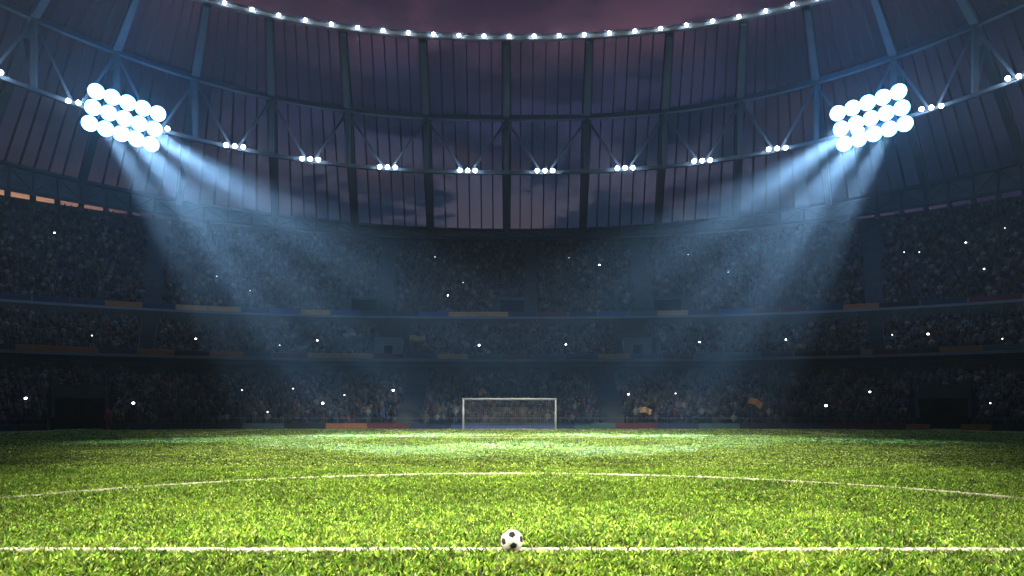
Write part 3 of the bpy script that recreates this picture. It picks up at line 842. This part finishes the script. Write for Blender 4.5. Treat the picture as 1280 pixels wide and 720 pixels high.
for b in range(2, NB - 2):
    s0, s1 = RS[b] + .42 * 56 / 80, RS[b + 1] - .42 * 56 / 80
    for k in range(6):
        sa, sb = s0 + (s1 - s0) * k / 6, s0 + (s1 - s0) * (k + 1) / 6
        panel_sheet(sa, sb)
        if k: strip(sa - .065, sa + .065, .07, -.10, M_bar, 'glazing_bar')
lo_, hi_ = RS[0], RS[-1]
def beam(nm, t, zf, wd, hd, mat, s0=lo_, s1=hi_):
    return add_sweep(nm, lambda s: closed([(t - wd / 2, zf(s) - hd / 2), (t - wd / 2, zf(s) + hd / 2), (t + wd / 2, zf(s) + hd / 2), (t + wd / 2, zf(s) - hd / 2)]), s0, s1, 1.0, mat, roof, True, RT)
beam('truss_top_chord', TM - .6, lambda s: z_mid(s) - .55, .6, .52, M_steel)
beam('truss_bottom_chord', TM - .6, z_low, .42, .40, M_steel)
beam('rim_channel', TI - .25, lambda s: z_in(s) - .08, .3, .30, M_rim)
beam('rim_top_flange', TI - .30, lambda s: z_in(s) + .12, .7, .08, M_rib)
beam('rim_bottom_flange', TI - .25, lambda s: z_in(s) - .28, .5, .08, M_rim)
# truss members: posts at ribs, a V in each bay meeting at the lamps
LS = []
for b in range(NB):
    sm = (RS[b] + RS[b + 1]) / 2; LS.append(sm)
    for s in (RS[b], RS[b + 1]):
        m = MB(); m.bar(RT(s, TM - .6, z_mid(s) - .8), RT(sm + (s - sm) * .12, TM - .6, z_low(sm) + .25), .24, .24)
        keep_world(m.build('truss_brace', M_steel), roof)
for s in RS:
    for dt_, wd in ((1.9, .40), (-.0, .5)):
        m = MB(); m.bar(RT(s, TM - .6 + dt_ * 1.6, z_roof(s, TM + dt_ * 1.4) - .75), RT(s, TM - .6, z_low(s) + .2), wd, .4)
        keep_world(m.build('truss_post', M_rib), roof)
# gutter girder at the foot of the roof
beam('gutter_top_chord', TG - .3, z_gut, .6, .42, M_steel)
beam('gutter_bottom_chord', TG - .3, lambda s: z_gb(s) + .02, .6, .34, M_steel)
add_sweep('gutter_plate', lambda s: [(TG + .1, z_gb(s)), (TG + .1, z_gut(s))], lo_, hi_, 1.0, M_gut, roof, False, RT)
for b in range(NB):
    for k in range(4):
        s = RS[b] + (RS[b + 1] - RS[b]) * k / 4; s2 = RS[b] + (RS[b + 1] - RS[b]) * (k + 1) / 4
        m = MB(); m.bar(RT(s, TG - .25, z_gb(s) + .15), RT(s, TG - .25, z_gut(s) - .18), .22 if k else .5, .2); keep_world(m.build('gutter_post', M_steel), roof)
        m = MB()
        if k % 2: m.bar(RT(s, TG - .25, z_gut(s) - .2), RT(s2, TG - .25, z_gb(s2) + .15), .14, .14)
        else: m.bar(RT(s, TG - .25, z_gb(s) + .15), RT(s2, TG - .25, z_gut(s2) - .2), .14, .14)
        keep_world(m.build('gutter_diagonal', M_steel), roof)
        # stub columns in the open strip between back wall and girder
        m = MB(); m.bar(RT(s, TG + .3, backtop(s) - .1), RT(s, TG + .3, z_gb(s) + .1), .5, .5); keep_world(m.build('stub_column', M_dconc), roof)

# ------------------------------------------------------------------ lamps on the rim
rimz = []
dl = 2.52
k0 = -18
lampm = MB(); lampm.ball((0, 0, 0), .155, 10, 6); lamp_me = lampm.mesh('rim_bulb', M_rim_l)
hm = MB(); hm.tube([(0, .12, -.02), (0, .34, 0)], [.15, .10], 8); hm.tube([(0, .30, .0), (0, .42, .25)], .04, 6); h_me = hm.mesh('lamp_bracket', M_lamp_body)
sI = np.linspace(-70, 70, 2001); ix, iy = RXY(sI, TI); ai = np.concatenate([[0], np.cumsum(np.hypot(np.diff(ix), np.diff(iy)))]); ai -= np.interp(0, sI, ai)
rl_s = [float(np.interp(-.3 + k * dl, ai, sI)) for k in range(-17, 18)]
for k, s in enumerate(rl_s):
    kk = k - 17
    p = RT(s, TI - .72, z_in(s) - .12)
    o = empty('rim_lamp', p, (0, 0, math.atan2(-NRM(s).x, NRM(s).y)))
    lab = 'small white lamp at the middle of the roof rim' if kk == 0 else f'small white lamp on the roof rim, {ordn(abs(kk) - 1)} to the {"left" if kk < 0 else "right"} of the middle one'
    tag(o, lab, 'lamp', 'lamps along the inner rim of the roof')
    link('bulb', lamp_me, o); link('lamp_bracket', h_me, o)

# ------------------------------------------------------------------ three-lamp clusters on the light truss
bm_ = MB(); bm_.ball((0, 0, 0), .22, 10, 6); b_me = bm_.mesh('truss_bulb', M_truss_l)
bh = MB(); bh.tube([(0, .14, 0), (0, .36, 0)], [.17, .10], 8); bh_me = bh.mesh('lamp_housing', M_lamp_body)
br = MB(); br.bar((-1.15, .40, 0), (1.15, .40, 0), .10, .14); br_me = br.mesh('cross_bar', M_lamp_body)
mid_i = NB // 2
for b, s in enumerate(LS):
    if not (2 <= b < NB - 2): continue
    p = RT(s, TM - 1.35, z_low(s) - .02)
    o = empty('truss_light', p, (0, 0, math.atan2(-NRM(s).x, NRM(s).y)))
    kk = b - mid_i
    side, n_ = ('left', -kk) if kk < 0 else ('right', kk + 1)
    tag(o, f'three white lamps on the roof truss, {ordn(n_ - 1)} cluster {side} of the centre rib', 'truss light', 'three-lamp clusters on the roof truss')
    for i in (-1, 0, 1):
        lo = link('bulb', b_me, o, (i * .88, 0, 0)); link('lamp_housing', bh_me, lo)
    link('cross_bar', br_me, o)

# ------------------------------------------------------------------ big floodlight banks
def bank(px, py, depth, sgn, label, side=None, watt=SPOT_W):
    d = depth; x = (px - 640) / 930 * d; z = (516 - py) / 930 * d + CAM_Z; y = CAM_Y + d
    c = Vector(side or (x, y, z))
    look = (Vector((0, 2, 8)) - c).normalized()
    rt = look.cross(Vector((0, 0, 1))).normalized(); up = rt.cross(look).normalized()
    roll = R(BANK_ROLL) * sgn * (0 if side else 1)
    rt2 = rt * math.cos(roll) + up * math.sin(roll); up2 = up * math.cos(roll) - rt * math.sin(roll)
    # local axes: x right (seen from behind), y look direction, z up
    Mx = Matrix((rt2, look, up2)).transposed().to_4x4(); Mx.translation = c
    root = empty('floodlight_bank'); root.matrix_world = Mx
    tag(root, label, 'floodlight', 'floodlight banks of fifteen round lamps')
    P_ = BANK_P; PX_ = P_ * .9; rad = BANK_R
    lm = MB()
    vs = [(0, 0, 0)] + [(rad * math.cos(a), .0, rad * math.sin(a)) for a in np.linspace(0, 2 * np.pi, 24, endpoint=False)]
    vs = [(v[0], .13 * (1 - (v[0] ** 2 + v[2] ** 2) / rad ** 2), v[2]) for v in vs]
    lm.add(vs, [(0, 1 + (i + 1) % 24, 1 + i) for i in range(24)], True); lme = lm.mesh('lens', M_disc_added if side else M_disc)
    hb = MB(); hb.tube([(0, -.02, 0), (0, -.35, 0), (0, -.75, 0)], [rad * 1.06, rad * .9, rad * .35], 20); hme = hb.mesh('reflector_housing', M_lamp_body)
    skew = -.26 * sgn
    for r_ in (-1, 0, 1):
        for q in range(-2, 3):
            o = link('lamp_housing', hme, root, (q * P_ * .90, 0, r_ * P_))
            link('lens', lme, o)
    m = MB()
    for r_ in (-1, 0, 1): m.bar((-2.6 * PX_, -.85, r_ * P_), (2.6 * PX_, -.85, r_ * P_), .16)
    for q in range(-2, 3): m.bar((q * PX_, -.85, -1.3 * P_), (q * PX_, -.85, 1.3 * P_), .16)
    m.build('frame', M_lamp_body, root)
    m = MB()
    back = Mx.inverted() @ (c - look * 3.2 + Vector((0, 0, 1.5)))
    for q in (-1.5, 1.5): m.bar((q * P_, -.9, 1.2 * P_), (q * P_ * .8, back.y - .5, back.z), .18); m.bar((q * P_, -.9, -1.2 * P_), (q * P_ * .8, back.y - .5, back.z), .14)
    m.build('mounting_arm', M_steel, root)
    if not side:      # added point light behind the bank, makes the blue halo on the roof
        sl = bpy.data.lights.new('added_halo_light', 'POINT'); sl.energy = ADDED_HALO_W; sl.color = (.12, .42, 1.0); sl.shadow_soft_size = .6
        so = bpy.data.objects.new('added_halo_light', sl); COL.objects.link(so); so.parent = root; so.location = (0, -1.5, .4)
    aims = AIM_ADDED if side else AIM
    for q, (ax, ay, ang, bl, k) in enumerate(aims):
        ax_ = ax if sgn > 0 else -ax          # sgn > 0: left bank
        tgt = Vector((ax_, ay, 0))
        ld = bpy.data.lights.new('floodlight_beam', 'SPOT'); ld.energy = watt * k; ld.color = (.44, .70, 1.0) if not side else (1.0, .93, .74)
        ld.spot_size = R(ang); ld.spot_blend = bl; ld.shadow_soft_size = .5
        lo = bpy.data.objects.new('floodlight_beam', ld); COL.objects.link(lo); lo.parent = root
        loc = Vector(((q / (len(aims) - 1) - .5) * 2.6 * P_ * -sgn, .5, (-.5, .5, 0)[q % 3] * P_)); lo.location = loc
        wl = Mx @ loc; dv = (tgt - wl).normalized()
        lq = (Mx.to_3x3().inverted() @ dv).to_track_quat('-Z', 'Y'); lo.rotation_mode = 'QUATERNION'; lo.rotation_quaternion = lq
ADDED_HALO_W = 3000  # strength of the added halo light behind each front bank
BANK_ROLL = 10.0; BANK_P = 1.56; BANK_R = .74
# aim x (towards the far side), aim y, cone, blend, strength - for the left bank; mirrored on the right
AIM = [(-8.6, 24, 5, .8, .6), (-9.8, 37, 5, .8, 1.1), (-4.0, 20, 5, .8, 1.1), (-3.6, 39, 5, .8, 1.2), (.3, 24, 6, .8, 1.1), (5.1, 38, 6.5, .8, 1.35), (11, 33, 9, .9, 1.3)]
AIM_ADDED = [(0, .5, 9, 1, 1.15), (0, 5, 12, 1, .95), (0, 15, 17, 1, 1.3), (0, 29, 18, 1, 1.5), (0, 43, 18, 1, 1.3)]  # beams of the added side banks, pooled on the middle of the pitch
bank(155.5, 148, 75, 1, 'floodlight bank of fifteen blazing round lamps high on the left')
bank(1088.5, 148, 75, -1, 'floodlight bank of fifteen blazing round lamps high on the right')
bank(0, 0, 0, 1, 'added side floodlight bank out of view over the left touchline', (-50, -17, 36), ADDED_SIDE_W)  # both side banks are added, unseen, to brighten near pitch and ball
bank(0, 0, 0, -1, 'added side floodlight bank out of view over the right touchline', (50, -17, 36), ADDED_SIDE_W)

# ------------------------------------------------------------------ camera flashes in the crowd
def seat_hit(px, py):
    """where the sight line through this picture point meets the heads of the crowd"""
    u = (px - 640) / 930; v = (516 - py) / 930
    for nm, T in (('lower', LT), ('middle', MT), ('upper', UT)):
        for i in range(T['n']):
            t = T['t0'] + (i + .45) * T['dt']; s = s_at_px(px, t); p = PT(s, t, 0); z = CAM_Z + v * (p.y - CAM_Y); h = terr_z(T, i, s)
            if h + .9 < z < h + 1.75 + T['dz']: return nm, s, t, z, h
    return None
FL = [(68, 292, 2, 'left, under the orange gaps'), (271, 346, 1, 'left, inside the pale beam'), (313, 364, 1, 'left, low in the pale beam'), (544, 322, 1, 'left of the middle, near the top'), (560, 370, 2, 'left of the central gangway'), (579, 354, 1, 'just left of the central gangway'), (711, 323, 1, 'right of the middle, near the top'), (749, 332, 3, 'right of the middle, brightest of them'), (860, 319, 1, 'right, at the top of the beam'), (910, 341, 1, 'right, inside the pale beam'), (1130, 316, 1, 'far right, dim'), (1149, 316, 1, 'far right, dim, beside another dim one'), (1207, 304, 2, 'far right, high up'), (1230, 337, 2, 'far right, below the high one'), (1256, 286, 1, 'far right, topmost near the edge'),
      (245, 424, 2, 'left, above an orange board'), (115, 420, 1, 'far left, dim'), (397, 426, 2, 'left of the middle, above a tan board'), (350, 432, 1, 'left of the middle, faint'), (599, 432, 3, 'near the middle, brightest of its tier'), (707, 431, 2, 'right of the middle above the goal'), (874, 428, 2, 'right, at the foot of the beam'), (982, 425, 2, 'right, in the dark past the beam'), (1115, 419, 1, 'far right, faint'), (1160, 418, 3, 'far right, bright'), (1253, 424, 1, 'at the right edge, faint'),
      (32, 498, 3, 'far left, left of the tunnel'), (167, 504, 3, 'left, right of the tunnel'), (303, 488, 1, 'left, faint, high in the tier'), (283, 523, 1, 'left, faint, by the railing'), (367, 486, 1, 'left of the middle, high in the tier'), (404, 504, 3, 'left of the middle, bright'), (335, 515, 1, 'left of the middle, faint and low'), (492, 488, 3, 'left of the stairs, bright'), (431, 494, 1, 'faint, left of the stairs'), (785, 493, 2, 'right of the right-hand stairs'), (844, 492, 1, 'right, faint'), (1032, 507, 3, 'right, bright'), (1087, 490, 2, 'right, left of the right tunnel'), (1238, 504, 1, 'far right, right of the tunnel')]
fmeshes = {}
for k_, (r_, mt) in {1: (.055, M_flash2), 2: (.07, M_flash), 3: (.095, M_flash)}.items():
    m = MB(); m.ball((0, -.03, 0), r_, 8, 5, (1, .5, .8)); fmeshes[k_] = m.mesh('flash_tube', mt)
cb = MB(); cb.box((0, .04, -.08), (.14, .05, .09)); cb_me = cb.mesh('camera_body', M_lamp_body)
for px, py, sz, where in FL:
    h = seat_hit(px, py)
    if not h: print('no seat for flash', px, py); continue
    nm, s, t, z, _ = h
    o = empty('camera_flash', PT(s, t - .42, z), (0, 0, math.atan2(-NRM(s).x, NRM(s).y)))
    tag(o, f'white camera flash in the {nm} tier crowd, {where}', 'camera flash', 'camera flashes in the crowd')
    link('flash_tube', fmeshes[sz], o); link('camera_body', cb_me, o)

# ------------------------------------------------------------------ flags and banners held in the crowd
def flag(px, py, wd, ht, col, label, pole=True, roll=0):
    h = seat_hit(px, py)
    if not h: print('no seat for flag', px, py); return
    nm, s, t, z, fl = h
    o = empty('flag', PT(s, t - .35, z), (0, R(roll), math.atan2(-NRM(s).x, NRM(s).y)))
    tag(o, label, 'flag')
    m = MB(); nx, nz = 12, 6; ph = random.uniform(0, 6)
    vs = [(wd * (i / nx - .5), .10 * math.sin(i * .9 + ph + j * .3) * (i / nx + .2), ht * (j / nz - .5) + .06 * math.sin(i * .6 + ph)) for j in range(nz + 1) for i in range(nx + 1)]
    vs2 = [(a, b + .012, c) for a, b, c in vs]; q = (nx + 1) * (nz + 1)
    fs = [(j * (nx + 1) + i, j * (nx + 1) + i + 1, (j + 1) * (nx + 1) + i + 1, (j + 1) * (nx + 1) + i) for j in range(nz) for i in range(nx)]
    m.add(vs + vs2, fs + [tuple(q + k for k in reversed(f)) for f in fs], True)
    m.build('cloth', pmat('flag_cloth', col, .9, var=.15, scale=3), o)
    if pole:
        m = MB(); m.tube([(-wd / 2, 0, ht / 2 + .1), (-wd / 2 + .02, 0, -ht / 2 - .6)], .02, 6); m.build('pole', M_rim, o)
flag(522, 423, 1.7, .55, (.50, .42, .22), 'pale yellow banner held up in the middle tier left of the goal', False)
flag(600, 474, .8, .45, (.30, .28, .26), 'dull pale flag above the goal in the lower tier', True, 20)
flag(603, 490, .75, .45, (.36, .26, .16), 'dull brown flag just above the crossbar', True, -15)
flag(807, 513, 1.0, .5, (.42, .26, .12), 'small tan flag low in the lower tier right of the goal', True, 10)
flag(944, 503, 1.2, .55, (.50, .22, .06), 'orange flag waved in the lower tier on the right', True, 28)
flag(1000, 433, 1.1, .35, (.36, .22, .08), 'dark orange banner in the middle tier on the right', False, -5)
flag(480, 516, .5, .7, (.04, .10, .28), 'small blue flag low in the crowd left of the stairs', True, 5)
flag(437, 418, 1.3, .4, (.36, .36, .32), 'grey banner near the top of the middle tier on the left', False, -4)

# ------------------------------------------------------------------ steward beside the left tunnel
def steward():
    s = s_at_px(136, 1.6); p = PT(s, .45, 0)
    root = empty('person', p, (0, 0, math.atan2(-NRM(s).x, NRM(s).y)))
    tag(root, 'person in a dark red jacket standing at the edge of the left tunnel', 'person')
    V = [(0, 0, .90), (0, 0, 1.15), (0, 0, 1.40), (0, 0, 1.52), (0, -.01, 1.64), (0, 0, 1.76),
         (.10, 0, .86), (.11, -.02, .48), (.11, 0, .07), (.12, -.12, .03), (-.10, 0, .86), (-.12, -.01, .48), (-.13, .03, .07), (-.14, -.10, .03),
         (.19, 0, 1.40), (.25, .02, 1.12), (.24, -.06, .88), (.24, -.09, .80), (-.19, 0, 1.40), (-.26, .02, 1.12), (-.25, -.05, .88), (-.25, -.08, .80)]
    E = [(0, 1), (1, 2), (2, 3), (3, 4), (4, 5), (0, 6), (6, 7), (7, 8), (8, 9), (0, 10), (10, 11), (11, 12), (12, 13), (2, 14), (14, 15), (15, 16), (16, 17), (2, 18), (18, 19), (19, 20), (20, 21)]
    RR = [.15, .15, .17, .06, .10, .07, .09, .065, .045, .04, .09, .065, .045, .04, .07, .05, .036, .03, .07, .05, .036, .03]
    me = bpy.data.meshes.new('body'); me.from_pydata(V, E, []); o = link('body', me, root)
    m_ = o.modifiers.new('skin', 'SKIN')
    for k, r in enumerate(RR): me.skin_vertices[0].data[k].radius = (r, r)
    me.skin_vertices[0].data[0].use_root = True
    o.modifiers.new('sub', 'SUBSURF').levels = 1; o.modifiers['sub'].render_levels = 1
    me.materials.append(pmat('steward_clothes', (.30, .03, .04), .8, var=.15, scale=4))
    m = MB(); m.ball((0, .015, 1.70), .112, 10, 6, (1, 1, .9)); m.build('hair', M_bar, root)
steward()

# ------------------------------------------------------------------ haze
hz = bpy.data.materials.new('haze'); hz.use_nodes = True
t = NT(hz.node_tree); t.n.clear()
pv = t.node('ShaderNodeVolumePrincipled', i={'Color': (.66, .84, 1.0, 1), 'Density': HAZE, 'Anisotropy': .77})
o_ = t.node('ShaderNodeOutputMaterial'); t.l.new(pv.outputs[0], o_.inputs['Volume'])
m = MB(); m.box((0, 0, 25.0), (230, 230, 52.5)); hb_ = m.build('haze', hz); tag(hb_, kind='stuff')
